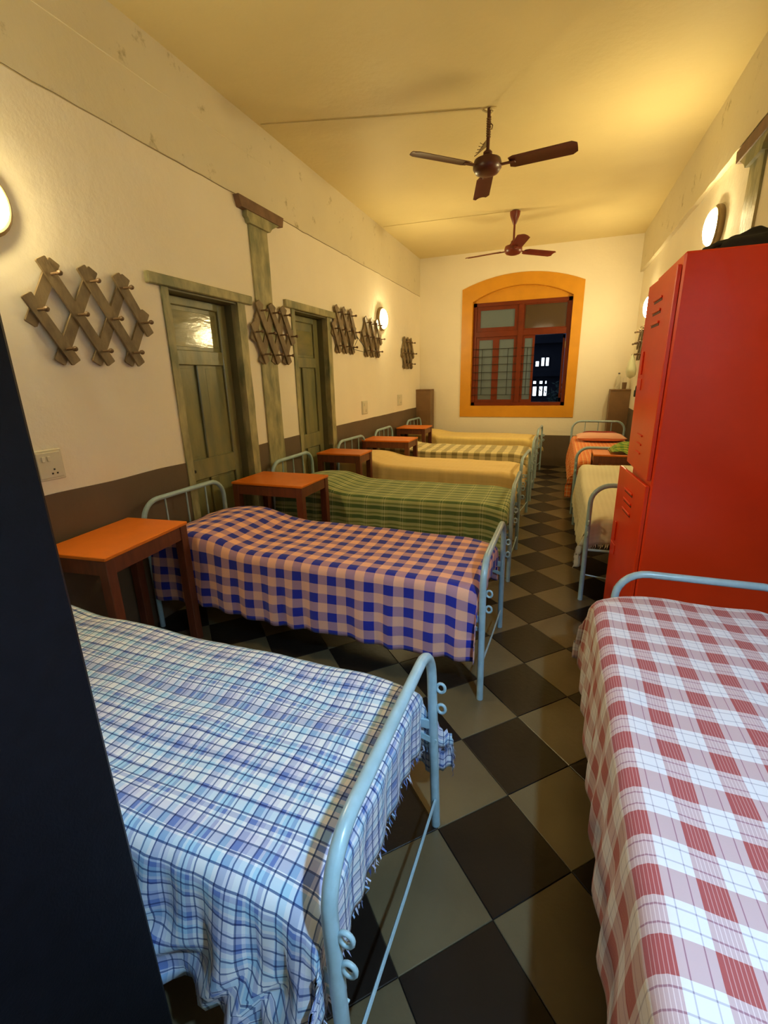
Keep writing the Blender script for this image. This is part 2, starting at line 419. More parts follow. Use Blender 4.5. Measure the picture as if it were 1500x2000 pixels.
wp('transom', B(X0 + .05, XM - .04, fy0, fy1, ZT - .045, ZT + .045, bev=.004), M['frame_red'])
wp('transom', B(XM + .04, X1 - .05, fy0, fy1, ZT - .045, ZT + .045, bev=.004), M['frame_red'])
def sash(x0, x1, z0, z1, st, glass, y=fy0 + .02, rail=None, pane='pane', yaw=0, nm='casement'):
    rail = rail or st; t = .035
    mb = MB(); mb.box(x0, x0 + st, y, y + t, z0, z1); mb.box(x1 - st, x1, y, y + t, z0, z1); mb.box(x0 + st, x1 - st, y, y + t, z0, z0 + rail); mb.box(x0 + st, x1 - st, y, y + t, z1 - rail, z1)
    o = wp(nm, mb, M['frame_red'])
    g = B(x0 + st, x1 - st, y + .014, y + .020, z0 + rail, z1 - rail)
    wp(pane, g, glass, o)
    return o
sash(X0 + .055, XM - .042, ZT + .045, Z1 - .055, .06, M['frosted'], nm='transom_light')
sash(XM + .042, X1 - .055, ZT + .045, Z1 - .055, .018, M['tinted'], nm='transom_light')
xc = (X0 + .055 + XM - .042) / 2 - .005
sash(X0 + .055, xc, Z0 + .055, ZT - .045, .052, M['frosted'], rail=.045)
sash(xc, XM - .042, Z0 + .055, ZT - .045, .052, M['frosted'], rail=.045)
sash(XM + .042, XM + .235, Z0 + .055, ZT - .045, .035, M['frosted'], rail=.045)
# a leaf standing open outwards on the right
mb = MB(); hx = X1 - .06; y1_ = fy1 + .005
mb.box(hx - .035, hx, y1_, y1_ + .35, Z0 + .06, Z0 + .12); mb.box(hx - .035, hx, y1_, y1_ + .35, ZT - .11, ZT - .05)
mb.box(hx - .035, hx, y1_, y1_ + .05, Z0 + .06, ZT - .05); mb.box(hx - .035, hx, y1_ + .3, y1_ + .35, Z0 + .06, ZT - .05)
ol = wp('casement', mb, M['frame_red']); wp('pane', B(hx - .02, hx - .014, y1_ + .05, y1_ + .3, Z0 + .12, ZT - .11), M['frosted'], ol)
# iron grille in front of the lower lights
for a, b_, vxs in ((X0 + .02, XM - .03, (-1.255, -.83)), (XM + .03, XM + .235, (-.52,))):
    mb = MB()
    for k in range(7): mb.tube([(a, fy0 - .012, 1.18 + k * .125), (b_, fy0 - .012, 1.18 + k * .125)], .0045, 5)
    for x in vxs: mb.tube([(x, fy0 - .012, 1.18), (x, fy0 - .012, 1.93)], .0055, 5)
    wp('grille', mb, M['iron'])
wp('hinge', B(X1 - .062, X1 - .05, fy0 - .01, fy0 + .01, 1.9, 2.0), M['lamp_rim'])
# ---- outside, at night
struct('ground', B(-8, 8, YB + .45, 18, -.4, -.3), M['ground'])
bl = thing('neighbouring_building', 'dark building with lit windows seen through the window at night', 'building', (-.5, 14, -.3))
mb = MB(); mb.box(-3.5, 3.5, .03, .5, 0, 7); mb.box(-3.5, 3.5, -.12, .03, 1.75, 1.85); mb.box(-3.5, 3.5, -.12, .03, 2.62, 2.72); mb.obj('wall', M['facade'], bl)
for x0, x1, z0, z1 in ((-.67, -.58, .92, 1.17), (-.50, -.42, .92, 1.17), (-.37, -.30, .92, 1.17), (-.67, -.60, 1.25, 1.32), (-.50, -.43, 1.25, 1.32), (-.35, -.32, 1.25, 1.32),
                       (-.64, -.56, 1.72, 1.85), (-.49, -.42, 1.73, 1.94), (-.37, -.30, 1.73, 1.94), (-.76, -.70, 2.66, 2.71), (-.68, -.60, 2.70, 2.75), (-.57, -.49, 2.71, 2.76), (-.43, -.37, 2.72, 2.77), (-.34, -.28, 2.72, 2.77)):
    fr = B(x0 + .5 - .015, x1 + .5 + .015, -.0, .03, z0 + .3 - .015, z1 + .3 + .015).obj('window', M['facade'], bl)
    B(x0 + .5, x1 + .5, -.012, -.002, z0 + .3, z1 + .3).obj('pane', M['lit'], fr)
nb = B(.02, 3, 11.2, 11.6, -.3, 5).obj('garden_wall', M['outer_wall']); tag(nb, 'grey outside wall at the right edge of the window view', 'wall')
mb = MB(); random.seed(3)
for i in range(420):
    r = random.gauss(0, .16); a = random.uniform(0, 2 * PI); p = Vector((.02 + r * math.cos(a), 10.2 + r * math.sin(a), .95 + random.gauss(0, .16)))
    u = Vector((random.gauss(0, 1), random.gauss(0, 1), random.gauss(0, 1))).normalized() * .05; v = u.orthogonal().normalized() * .016
    mb.add([p - u, p + v, p + u, p - v], [(0, 1, 2, 3)])
sh = thing('shrub', 'dark leafy shrub outside the open right window light', 'shrub', (.02, 10.2, -.3))
mb.v = [(x - .02, y - 10.2, z + .3) for x, y, z in mb.v]
o = mb.obj('foliage', M['leaf'], sh); o['kind'] = 'stuff'
MB().tube([(0, 0, 0), (.02, 0, .6), (-.02, 0, 1.2)], [.03, .02, .01], 6).obj('stem', M['leaf'], sh)

# ---- doors on the left
def make_door(idx, D, dep=.12):
    y0, y1, zt = D; xl = XL - dep; w_ = y1 - y0
    dr = bpy.data.objects.new('door_%d' % idx, None); COL.objects.link(dr); dr.location = (xl, y0, 0); dr['kind'] = 'structure'
    def P(mb, nm, mt, par=dr, smooth=False):
        mb.v = [(x - xl, y - y0, z) for x, y, z in mb.v]; return mb.obj(nm, mt, par, smooth)
    # reveals
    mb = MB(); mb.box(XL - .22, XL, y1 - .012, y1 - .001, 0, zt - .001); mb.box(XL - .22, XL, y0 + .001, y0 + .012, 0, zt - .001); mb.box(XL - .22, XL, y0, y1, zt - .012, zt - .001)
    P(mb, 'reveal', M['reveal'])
    # jambs on the wall face (worn, slightly irregular)
    for a, b_ in ((y0 - .028, y0 + .03), (y1 - .015, y1 + .075)):
        n = 14; L = []; Rr = []
        for i in range(n + 1):
            z = zt * i / n; L.append((a + .006 * noise.noise(Vector((z * 4, a, 1))), z)); Rr.append((b_ + .010 * noise.noise(Vector((z * 4, b_, 7))), z))
        mb = MB()
        for i in range(n): mb.prism([L[i], Rr[i], Rr[i + 1], L[i + 1]], XL - .05, XL + .012, 'x')
        P(mb, 'jamb', M['olive_worn'])
    P(B(XL - .05, XL + .03, y0 - .135, y1 + .16, zt, zt + .065, bev=.006), 'lintel', M['olive_worn'])
    ya, yb = y0 + .03, y1 - .016
    slab = P(B(xl - .035, xl - .008, ya, yb, .01, zt - .015), 'leaf', M['olive'])
    st = .085; ym = (ya + yb) / 2 - .005
    def bar(a, b_, c, d_): P(B(xl - .008, xl + .012, a, b_, c, d_, bev=.005), 'rail' if (b_ - a) > (d_ - c) else 'stile', M['olive'])
    bar(ya, ya + st, .01, zt - .015); bar(yb - st, yb, .01, zt - .015)
    for c, d_ in ((.01, .16), (.80, .95), (1.62, 1.72), (2.0 * zt / 2.07 - .0, zt - .015)): bar(ya + st, yb - st, c, d_)
    bar(ym - .04, ym + .04, .16, .80); bar(ym - .04, ym + .04, .95, 1.62)
    for a, b_, c, d_ in ((ya + st, yb - st, 1.72, 2.0), (ya + st, ym - .04, .95, 1.62), (ym + .04, yb - st, .95, 1.62), (ya + st, ym - .04, .16, .80), (ym + .04, yb - st, .16, .80)):
        P(B(xl - .022, xl - .006, a + .020, b_ - .020, c + .020, d_ - .020, bev=.005), 'panel', M['olive_gloss'] if c > 1.7 else M['olive'])
    lt = P(B(xl + .012, xl + .028, ya + .02, ya + .13, .865, .885, bev=.003), 'latch', M['iron'])
    P(B(xl + .012, xl + .016, ya + .004, ya + .05, 1.34, 1.43), 'patch_plate', M['capital_paint'])
    return dr
make_door(1, D1); make_door(2, D2)
# ---- wooden posts with bracket capitals
def post(side, y0, y1, cy0, cy1, zc, label):
    x = XL if side < 0 else XR; s = 1 if side < 0 else -1; zt = zc
    t = thing('wooden_post', label, 'post', (x, (y0 + y1) / 2, 0))
    yc = (y0 + y1) / 2; n = 24; mb = MB()
    for i in range(n):
        q = []
        for k in (i, i + 1):
            z = (zt - .15) * k / n
            q.append((y0 - yc + .008 * noise.noise(Vector((z * 3, yc, 1))), y1 - yc + .008 * noise.noise(Vector((z * 3, yc, 5))), z))
        a, b_ = q; mb.prism([(a[0], a[2]), (a[1], a[2]), (b_[1], b_[2]), (b_[0], b_[2])], 0, s * .016, 'x')
    mb.obj('shaft', M['olive_worn'], t)
    a, b_ = cy0 - yc, cy1 - yc; h = .075
    MB().prism([(a + .03, zt - h), (b_ - .02, zt - h), (b_, zt), (a, zt)], 0, s * .05, 'x').obj('bracket', M['capital_paint'], t)
    MB().prism([(y0 - yc - .02, zt - .155), (y1 - yc + .02, zt - .155), (y1 - yc + .05, zt - .125), (y1 - yc + .07, zt - .115), (b_ - .06, zt - h), (a + .10, zt - h), (y0 - yc - .05, zt - .115), (y0 - yc - .03, zt - .125)], 0, s * .04, 'x').obj('corbel', M['olive_worn'], t)
    return t
post(-1, 3.365, 3.60, 3.22, 3.82, 2.815, 'green painted wooden post with brown bracket top between the two green doors')
post(1, 3.70, 3.93, 3.50, 4.14, 2.875, 'green painted wooden post with bracket top on the right wall above the locker')
# ---- brown corner blocks
for nm, x0, x1, zt, lb in (('corner_block', XL + .002, -2.075, 1.295, 'brown painted corner block beside the far left bed'), ('corner_block', .755, XR - .002, 1.255, 'brown painted corner block with a bottle on top, right of the window')):
    t = thing(nm, lb, 'cabinet', ((x0 + x1) / 2, YB - .13, 0), 0)
    hw = (x1 - x0) / 2
    B(-hw, hw, -.12, .12, 0, zt - .02, bev=.004).obj('body', M['brown_panel'], t)
    B(-hw, hw, -.125, .12, zt - .02, zt, bev=.003).obj('top_board', M['brown_panel'], t)
    B(-hw + .05, hw - .05, -.125, -.12, .55, zt - .35).obj('panel', M['brown_panel'], t)

# ============================================================ LAMPS
def lamp(side, y, z, label, r=.125, on=True):
    x = XL if side < 0 else XR; s = 1 if side < 0 else -1
    t = thing('wall_lamp', label, 'lamp', (x, y, z), 0, 'round warm lamps on the walls')
    Mx = Matrix.Rotation(s * PI / 2, 4, 'Y')
    MB().lathe([(r + .018, 0), (r + .024, .012), (r + .024, .035), (r + .010, .048), (r + .002, .048)], Mx, 28).obj('rim', M['lamp_rim'], t, True)
    prof = [(r * math.cos(a), .044 + .050 * math.sin(a)) for a in [PI / 2 * i / 7 for i in range(7)]] + [(.004, .0943)]
    MB().lathe(prof, Mx, 24).obj('globe', M['globe'], t, 'all')
    return t
lamp(-1, 1.43, 2.25, 'glowing round wall lamp at the left edge of the picture, above the near peg rack')
lamp(-1, 6.22, 2.27, 'glowing round wall lamp on the left wall between the far peg racks')
lamp(1, 4.50, 2.53, 'large glowing round wall lamp on the right wall above the red locker')
lamp(1, 7.05, 2.29, 'small glowing round wall lamp near the far right corner by the locker edge')
# added cool lamp, unseen, placed from shadow directions; hood shaped to narrow its light
t = thing('added_hooded_lamp', 'added cool white lamp on an arm beside the viewer, out of view, its hood shaped to limit the light', 'lamp', (.72, .08, 2.36))
MB().lathe([(.03, .085), (.06, .08), (.105, .05), (.218, -.168), (.221, -.172), (.215, -.168), (.100, .045), (.05, .070), (.02, .075)], None, 32).obj('hood', M['iron'], t, True)
MB().lathe([(.004, -.045), (.028, -.036), (.040, -.012), (.040, .004), (.028, .028), (.016, .048)], None, 18).obj('bulb', M['tube'], t, 'all')
MB().tube([(0, 0, .06), (0, 0, .13), (.05, 0, .15), (XR - .72, 0, .15)], .010, 8).obj('arm', M['lamp_rim'], t, True)

# ============================================================ FANS
def fan(x, y, zh, angs, rad, mt, label, canopy, group=None):
    t = thing('ceiling_fan', label, 'fan', (x, y, ZC)); h = zh - ZC
    MB().tube([(0, 0, -.005), (0, 0, h + .05)], .013, 10).obj('down_rod', mt, t, True)
    if canopy: MB().lathe([(.03, 0), (.062, -.012), (.058, -.05), (.022, -.14), (.014, -.15)], None, 20).obj('canopy', mt, t, True)
    else:
        mb = MB(); random.seed(5)
        mb.tube([(-.05, 0, -.006), (-.02, .01, -.02), (.02, -.01, -.012), (.05, .01, -.006)], .008, 6)
        mb.tube([(0, 0, 0), (.03, 0, -.03), (0, 0, -.05)], .006, 6)
        mb.obj('ceiling_hook', M['cable'], t)
        pts = [(.014 * math.cos(k * .9), .014 * math.sin(k * .9), -.06 - .0022 * k) for k in range(60)]
        mb = MB().tube(pts, .0045, 5)
        for k in range(5): mb.tube([(-.012, 0, -.20 - .01 * k), (-.04 - .012 * k, .01, -.22 - .015 * k), (-.06 - .01 * k, .0, -.21 - .02 * k)], .003, 4)
        mb.tube([(.015, 0, -.1), (.03, 0, -.115), (.022, 0, -.14)], .004, 4)
        mb.obj('string_wrap', M['string'], t)
    mot = MB().lathe([(.02, h + .075), (.045, h + .06), (.05, h + .045), (.098, h + .035), (.107, h + .01), (.107, h - .02), (.085, h - .05), (.05, h - .062), (.01, h - .066)], None, 28).obj('motor', mt, t, True)
    MB().lathe([(.018, h + .10), (.034, h + .085), (.034, h + .07), (.02, h + .07)], None, 14).obj('cup', mt, t, True)
    for k, a in enumerate(angs):
        a = math.radians(a); Rz = Matrix.Rotation(a, 4, 'Z'); tw = math.radians(-11)
        mb = MB(); n = 14; vs_ = []
        for i in range(n + 1):
            u = i / n; rr = .165 + (rad - .165) * u; hw = .066 + .006 * u
            if u > .93: hw *= math.sqrt(max(.0, 1 - ((u - .93) / .09) ** 2))
            if u < .06: hw *= .75 + .25 * u / .06
            for j in range(7):
                q = (j / 6 - .5) * 2; yy = q * hw; zz = .010 * (1 - q * q)
                for dz in (0, -.004):
                    p = Vector((rr, yy * math.cos(tw) - zz * math.sin(tw), h - .01 + zz * math.cos(tw) + yy * math.sin(tw) + dz)); vs_.append(Rz @ p)
        fs = []
        for i in range(n):
            for j in range(6):
                a0 = (i * 7 + j) * 2; a1 = a0 + 2; b0 = a0 + 14; b1 = b0 + 2
                fs += [(a0, a1, b1, b0), (a0 + 1, b0 + 1, b1 + 1, a1 + 1)]
            a0 = i * 14; b0 = a0 + 14; fs += [(a0, b0, b0 + 1, a0 + 1)]
            a0 = i * 14 + 12; b0 = a0 + 14; fs += [(a0, a0 + 1, b0 + 1, b0)]
        fs += [tuple([2 * j for j in range(7)] + [2 * j + 1 for j in range(6, -1, -1)]), tuple([n * 14 + 2 * j for j in range(7)] + [n * 14 + 2 * j + 1 for j in range(6, -1, -1)])[::-1]]
        mb.add(vs_, fs); bo = mb.obj('blade', mt, t, True)
        B(.09, .21, -.018, .018, h - .016, h - .009, M_=Rz, bev=.002).obj('blade_arm', mt, bo)
    return t
fan(-.638, 4.09, 3.035, (-7, 103, 224), .64, M['fan'], 'nearer maroon three-blade ceiling fan with string wrapped round its rod', False)
fan(-.65, 6.44, 2.985, (42, 166, 286), .62, M['fan_red'], 'farther red-brown three-blade ceiling fan with a cone canopy, before the window', True)
for y, x1, lb in ((4.07, -.70, 'thin cable along the ceiling from the left wall to the nearer fan'), (6.43, -.72, 'thin cable along the ceiling from the left wall to the farther fan')):
    o = MB().tube([(XL + .03, y - .45 if y < 5 else y - .1, ZC - .004), (-1.35, y - .17 if y < 5 else y - .05, ZC - .004), (x1, y, ZC - .004)], .0032, 5).obj('ceiling_cable', M['cable']); tag(o, lb, 'cable')

# ============================================================ PEG RACKS
def make_rack(s, y0, y1, z0, z1, label, side=-1):
    """expanding lattice rack; s is the spacing of the pivots along the wall"""
    x = XL if side < 0 else XR; sx = 1 if side < 0 else -1
    yc, zc = (y0 + y1) / 2, (z0 + z1) / 2; W_2 = (y1 - y0); H = (z1 - z0)
    t = thing('peg_rack', label, 'rack', (x, yc, zc), 0, 'expanding lattice peg racks')
    sp = W_2 / 3.35; hh = H * .335
    m_ = [(-1.5 * sp + k * sp, 0) for k in range(4)]; T = [(-sp + k * sp, hh) for k in range(3)]; Bt = [(-sp + k * sp, -hh) for k in range(3)]
    if x > 0: pass
    ext = .074
    def slat(a, b_, layer):
        a, b_ = Vector(a), Vector(b_); u = (b_ - a).normalized(); a = a - u * ext; b_ = b_ + u * ext; n = Vector((-u.y, u.x)) * (.027 + .006 * s); c = .012
        c = .004; poly = [a + n * .85, a + u * c + n, b_ - u * c + n, b_ + n * .85, b_ - n * .85, b_ - u * c - n, a + u * c - n, a - n * .85]
        xx = sx * (.012 + .013 * layer)
        MB().prism([(p.x, p.y) for p in poly], xx, xx + sx * .012, 'x').obj('slat', M['rack'], t)
    slat(m_[0], Bt[0], 1); slat(T[0], Bt[1], 1); slat(T[1], Bt[2], 1); slat(T[2], m_[3], 1)
    slat(T[0], m_[0], 0); slat(T[1], Bt[0], 0); slat(T[2], Bt[1], 0); slat(m_[3], Bt[2], 0)
    Mx = Matrix.Rotation(sx * PI / 2, 4, 'Y')
    pm = MB().lathe([(.010, 0), (.010, .02), (.0065, .028), (.0065, .078), (.012, .084), (.013, .094), (.008, .102), (.002, .104)], Mx, 8).mesh('peg', M['peg'], True)
    for p in m_ + T + Bt: link('peg', pm, t, (sx * .002, p[0], p[1]))
    return t
make_rack(0, 1.56, 2.23, 1.59, 2.095, 'wide open lattice peg rack nearest the camera, left of the first door')
make_rack(1, 3.27, 3.86, 1.63, 2.13, 'lattice peg rack hanging over the green post between the doors')
make_rack(1, 4.70, 5.31, 1.77, 2.28, 'lattice peg rack right of the second door with a wire hanger on it')
make_rack(1, 5.52, 6.16, 1.76, 2.25, 'lattice peg rack just left of the far left wall lamp')
make_rack(1, 7.10, 7.68, 1.63, 2.12, 'smallest-looking lattice peg rack near the far left corner')
make_rack(1, 6.95, 7.65, 1.66, 2.10, 'lattice peg rack on the right wall half hidden by the red locker', 1)
o = MB().tube([(XL + .07, 5.24, 1.98), (XL + .08, 5.27, 1.95), (XL + .08, 5.46, 1.86), (XL + .08, 5.46, 1.81), (XL + .08, 5.10, 1.83), (XL + .08, 5.24, 1.95), (XL + .07, 5.24, 1.98)], .004, 6).obj('coat_hanger', M['iron'], None, True)
tag(o, 'thin wire coat hanger hanging from the third peg rack', 'hanger')
# switch boards
def switchboard(y0, y1, z0, z1, label, n):
    t = thing('switchboard', label, 'switch', (XL, (y0 + y1) / 2, (z0 + z1) / 2)); a, b_ = (y1 - y0) / 2, (z1 - z0) / 2
    B(0, .012, -a, a, -b_, b_, bev=.003).obj('back_box', M['plastic'], t)
    B(.012, .018, -a + .012, a - .012, -b_ + .012, b_ - .012, bev=.002).obj('face_plate', M['plastic'], t)
    for k in range(n): B(.018, .025, -a * .55 + k * .026, -a * .55 + k * .026 + .016, b_ * .25, b_ * .6, bev=.002).obj('rocker', M['plastic'], t)
    mb = MB()
    for yy, zz in ((0, .0), (-.012, -.02), (.012, -.02)): mb.box(.018, .0195, yy - .004 + a * .2, yy + .004 + a * .2, zz - .004 - b_ * .3, zz + .004 - b_ * .3)
    mb.obj('socket_holes', M['dark_hole'], t)
switchboard(1.43, 1.57, 1.05, 1.20, 'cream switch and socket plate left of the first green door', 2)
switchboard(5.47, 5.65, 1.055, 1.225, 'cream switch plate on the left wall below the third peg rack', 1)
switchboard(6.90, 7.10, 1.08, 1.25, 'cream switch plate on the left wall nearest the far corner', 1)

# ============================================================ BEDS
def u_tube(W2, zt, rad=.12):
    pts = [(0, -W2, 0.0), (0, -W2, zt - rad)]
    for i in range(1, 8): a = PI - PI / 2 * i / 7; pts.append((0, -W2 + rad + rad * math.cos(a), zt - rad + rad * math.sin(a)))
    for i in range(0, 8): a = PI / 2 - PI / 2 * i / 7; pts.append((0, W2 - rad + rad * math.cos(a), zt - rad + rad * math.sin(a)))
    pts.append((0, W2, 0)); return pts
def make_bed(L, W, label, loc, rz, head=.82, foot=.745, hooks=True, deck_z=.44, bar=False, rods=True, lean=.0):
    """head at local x=0, foot at x=L, width along y"""
    t = thing('metal_bed', label, 'bed', loc, rz, 'pale blue tube beds'); W2 = W / 2; tr = .0155
    hf = MB().tube([(p[0], p[1], p[2]) for p in u_tube(W2, head)], tr, 12).obj('head_frame', M['blue_steel'], t, True)
    for k in range(3 if rods else 0): MB().tube([(0, -W2 + W * (k + 1) / 4, deck_z), (0, -W2 + W * (k + 1) / 4, head - .01)], .006, 8).obj('rod', M['blue_steel'], hf, True)
    MB().tube([(0, -W2, deck_z), (0, W2, deck_z)], .010, 8).obj('crossbar', M['blue_steel'], hf, True)
    ff = MB().tube([(L + p[0] - lean * (p[2] / foot), p[1], p[2]) for p in u_tube(W2, foot)], tr, 14).obj('foot_frame', M['blue_steel'], t, True)
    if bar: MB().tube([(L, -W2, .37), (L, W2, .37)], .009, 8).obj('crossbar', M['blue_steel'], ff, True)
    for s in (-1, 1):
        if hooks:
            for z in (.562, .485):
                ring = [(L + .0285 - lean * z / foot + .013 * math.cos(a), s * W2 + .0, z + .016 * math.sin(a)) for a in [2 * PI * k / 14 for k in range(14)]]
                MB().tube(ring, .0052, 7, closed=True).obj('hook_ring', M['blue_steel'], ff, 'all')
        MB().box(L - .30, L - .0, -.002, .002, -.010, .010, M_=Matrix.Translation((0, s * (W2 - .012), .36)) @ Matrix.Translation((L, 0, 0)) @ Matrix.Rotation(math.radians(18), 4, 'Y') @ Matrix.Translation((-L, 0, 0))).obj('brace', M['blue_steel'], t)
        B(0, L, s * (W2 - .008) - .004, s * (W2 - .008) + .004, deck_z - .035, deck_z, bev=.002).obj('side_rail', M['blue_steel'], t)
    MB().tube([(L, -W2, .19), (L + .002, 0, .155), (L, W2, .12)], .0048, 6).obj('cross_rod', M['blue_steel'], t, True)
    mb = MB()
    for k in range(14):
        x = .06 + (L - .17) * k / 13; mb.box(x - .02, x + .02, -W2 + .012, W2 - .012, deck_z - .012, deck_z - .004)
    for yy in (-.2, 0, .2): mb.box(.02, L - .075, yy - .012, yy + .012, deck_z - .018, deck_z - .012)
    mb.obj('deck', M['deck'], t)
    return t
def fbm(x, y, s, sc=1.0): return noise.noise(Vector((x * sc, y * sc, s))) + .5 * noise.noise(Vector((x * sc * 2.1, y * sc * 2.1, s + 3)))
def make_sheet(L, W, label, loc, rz, mat, hn=.30, hf=.30, hfoot=.14, hhead=.02, z0=.585, pil=.085, seed=1, group='plaid and plain bedspreads',
               wr=.006, fringe=0, pleat=.012, uvo=(0, 0), bed_gap=.03, corner=.35, pc=.28, rough_near=0, foot_out=0, cr=.04):
    W2 = W / 2 - .004; r = .045; Lx = L - bed_gap
    smin, smax, tmin, tmax = .03 - hhead, Lx + hfoot, -W2 - hn, W2 + hf
    ns, nt_ = int((smax - smin) / .021), int((tmax - tmin) / .019)
    def prof(a):
        if a <= 0: return a, 0.
        if a < r * PI / 2: return r * math.sin(a / r), -r * (1 - math.cos(a / r))
        return r, -r - (a - r * PI / 2)
    vs_ = []; uvs = []
    for i in range(ns + 1):
        for j in range(nt_ + 1):
            s = smin + (smax - smin) * i / ns; t_ = tmin + (tmax - tmin) * j / nt_
            q = 1.0
            if t_ < -W2 or t_ > W2:   # irregular hem
                ex = abs(t_) - W2; q = 1 + .10 * noise.noise(Vector((s * 1.6, seed, 4)))
                t2 = math.copysign(W2 + ex * q, t_)
            else: t2 = t_
            ax = s - (Lx - r); h1, v1 = prof(ax); x = Lx - r + h1
            sg = 1 if t2 >= 0 else -1
            ay = abs(t2) - (W2 - r); h2, v2 = prof(ay); y = sg * (W2 - r + h2)
            z = z0 + min(v1, v2)
            mn = min(max(0, -v1 - r), max(0, -v2 - r))
            mn = min(mn, .14)
            if mn > 0: x += (foot_out if sg > 0 else 0) * mn; y += sg * corner * mn; z -= (.20 * mn + .012 * math.sin(mn * 90)) if foot_out and sg > 0 else 0
            if v2 < -.02:
                dd = min(1, (-v2) / .28); ph = fbm(s, 0, seed, 2.3) * 5
                y += sg * (pleat * dd * (1 + math.sin(s * 2 * PI / .17 + ph)) + .012 * dd)
                if rough_near and sg < 0: y -= .018 * dd * (1 + math.sin(s * 2 * PI / .075 + 9 * fbm(s, z, seed, 3)))
            if v1 < -.02 and v2 > -.05:
                dd = min(1, (-v1) / .12); x += -.006 * dd * (1 + math.sin(t_ * 2 * PI / .11 + 4 * fbm(t_, 0, seed, 3)))
            top = max(0, 1 + min(v1, v2) / .04) if min(v1, v2) < 0 else 1
            ph_ = pil * math.exp(-abs((x - pc + .06) / .27) ** 2.6) * (1 - .35 * (2 * y / W) ** 2) * max(0, min(1, 1 + min(v1, v2) / .12))
            z += ph_ - cr * (max(0, min(1, (x - Lx + .20) / .20)) * max(0, min(1, (abs(y) - W2 + .20) / .20))) ** 1.5 * (1 if min(v1, v2) > -.25 else .4) + top * (wr * fbm(s, t_, seed, 3.2) + wr * .7 * math.sin(3.5 * fbm(s * .8, t_ * 2.2, seed + 5, 2.0))) - top * .012 * (1 - (2 * y / W) ** 2)
            y += .004 * fbm(s, t_, seed + 9, 4) * (1 if v2 >= 0 else .3); vs_.append((x, y, z)); uvs.append((s + uvo[0], t_ + uvo[1]))
    fs = [(i * (nt_ + 1) + j, (i + 1) * (nt_ + 1) + j, (i + 1) * (nt_ + 1) + j + 1, i * (nt_ + 1) + j + 1) for i in range(ns) for j in range(nt_)]
    me = bpy.data.meshes.new('bedspread'); me.from_pydata(vs_, [], fs)
    ul = me.uv_layers.new(name='UVMap'); lv = [0] * len(me.loops); me.loops.foreach_get('vertex_index', lv)
    flat = []
    for k in lv: flat += uvs[k]
    ul.data.foreach_set('uv', flat); me.polygons.foreach_set('use_smooth', [True] * len(me.polygons)); me.materials.append(mat)
    o = link('bedspread', me, None, loc, (0, 0, rz)); sm = o.modifiers.new('thickness', 'SOLIDIFY'); sm.thickness = .0022; sm.offset = 1
    tag(o, label, 'bedspread', group)
    # hems and fringe are parts
    if fringe:
        random.seed(seed); mb = MB(); uvf = []
        rows = []
        if fringe & 1: rows += [((ns) * (nt_ + 1) + j, (ns) * (nt_ + 1) + j + 1) for j in range(nt_)]
        if fringe & 2: rows += [(i * (nt_ + 1), (i + 1) * (nt_ + 1)) for i in range(ns)]
        for a, b_ in rows:
            for k in range(3):
                f0 = (k + random.uniform(0, .3)) / 3; p = Vector(vs_[a]).lerp(Vector(vs_[b_]), f0); q2 = Vector(vs_[a]).lerp(Vector(vs_[b_]), min(1, f0 + .22))
                ln = random.uniform(.018, .040); dx = Vector((random.gauss(.002, .006), random.gauss(0, .006), -ln)); mid = dx * .5 + Vector((random.gauss(0, .004), random.gauss(0, .004), 0))
                c = (p + q2) / 2 + dx
                mb.add([p, q2, q2 + mid, p + mid, c], [(0, 1, 2, 3), (3, 2, 4)])
                u0 = uvs[a]; uvf += [u0] * 7
        fo = mb.obj('fringe', mat, o); fo['kind'] = 'stuff'
        fl_ = fo.data.uv_layers.new(name='UVMap'); fl_.data.foreach_set('uv', [c for k in range(len(fo.data.loops)) for c in uvf[min(k, len(uvf) - 1)]])
    return o
def make_mattress(L, W, label, loc, rz, z0=.442, z1=.568):
    t = thing('mattress', label, 'mattress', loc, rz, 'thin mattresses under the bedspreads'); W2 = W / 2 - .045
    B(.04, L - .085, -W2, W2, z0, z1 - .012, bev=.018).obj('body', M['mattress'], t)
    mb = MB(); 
    for z in (z0 + .018, z1 - .03): mb.tube([(.045, -W2, z), (L - .09, -W2, z), (L - .09, W2, z), (.045, W2, z)], .004, 5, closed=True)
    mb.obj('piping', M['mattress'], t)
XH = -2.26
def left_bed(yc, xf, name, mat, rz=0, W=.72, foot=.72, lean=.0, **k):
    L = xf - XH
    make_bed(L, W, 'pale blue metal bed under the ' + name, (XH, yc, 0), rz, foot=foot, lean=lean)
    make_mattress(L, W, 'thin mattress under the ' + name, (XH, yc, 0), rz)
    return make_sheet(L, W, k.pop('label'), (XH, yc, 0), rz, mat, **k)
left_bed(.835, -.283, 'blue and white plaid bedspread, nearest left bed', M['blue_plaid'], rz=0, W=.705, lean=.022, bed_gap=.045, label='blue and white plaid fringed bedspread on the nearest left bed', hn=.34, hf=.33, hfoot=.20, seed=2, fringe=1, wr=.008, pil=.05, rough_near=1, corner=.26, pleat=.014, foot_out=.62)
left_bed(2.275, -.232, 'orange and blue gingham bedspread', M['gingham'], rz=-.02, W=.70, foot=.705, lean=.008, label='orange and blue gingham bedspread on the second left bed', hn=.36, hf=.25, hfoot=.12, seed=7, wr=.006, pil=.095, corner=.2, uvo=(.02, .03), pc=.36)
left_bed(3.62, -.245, 'green plaid bedspread', M['green_plaid'], rz=0, W=.70, label='green plaid bedspread on the third left bed', hn=.34, hf=.25, hfoot=.12, seed=11, pil=.09, wr=.005, pc=.36)
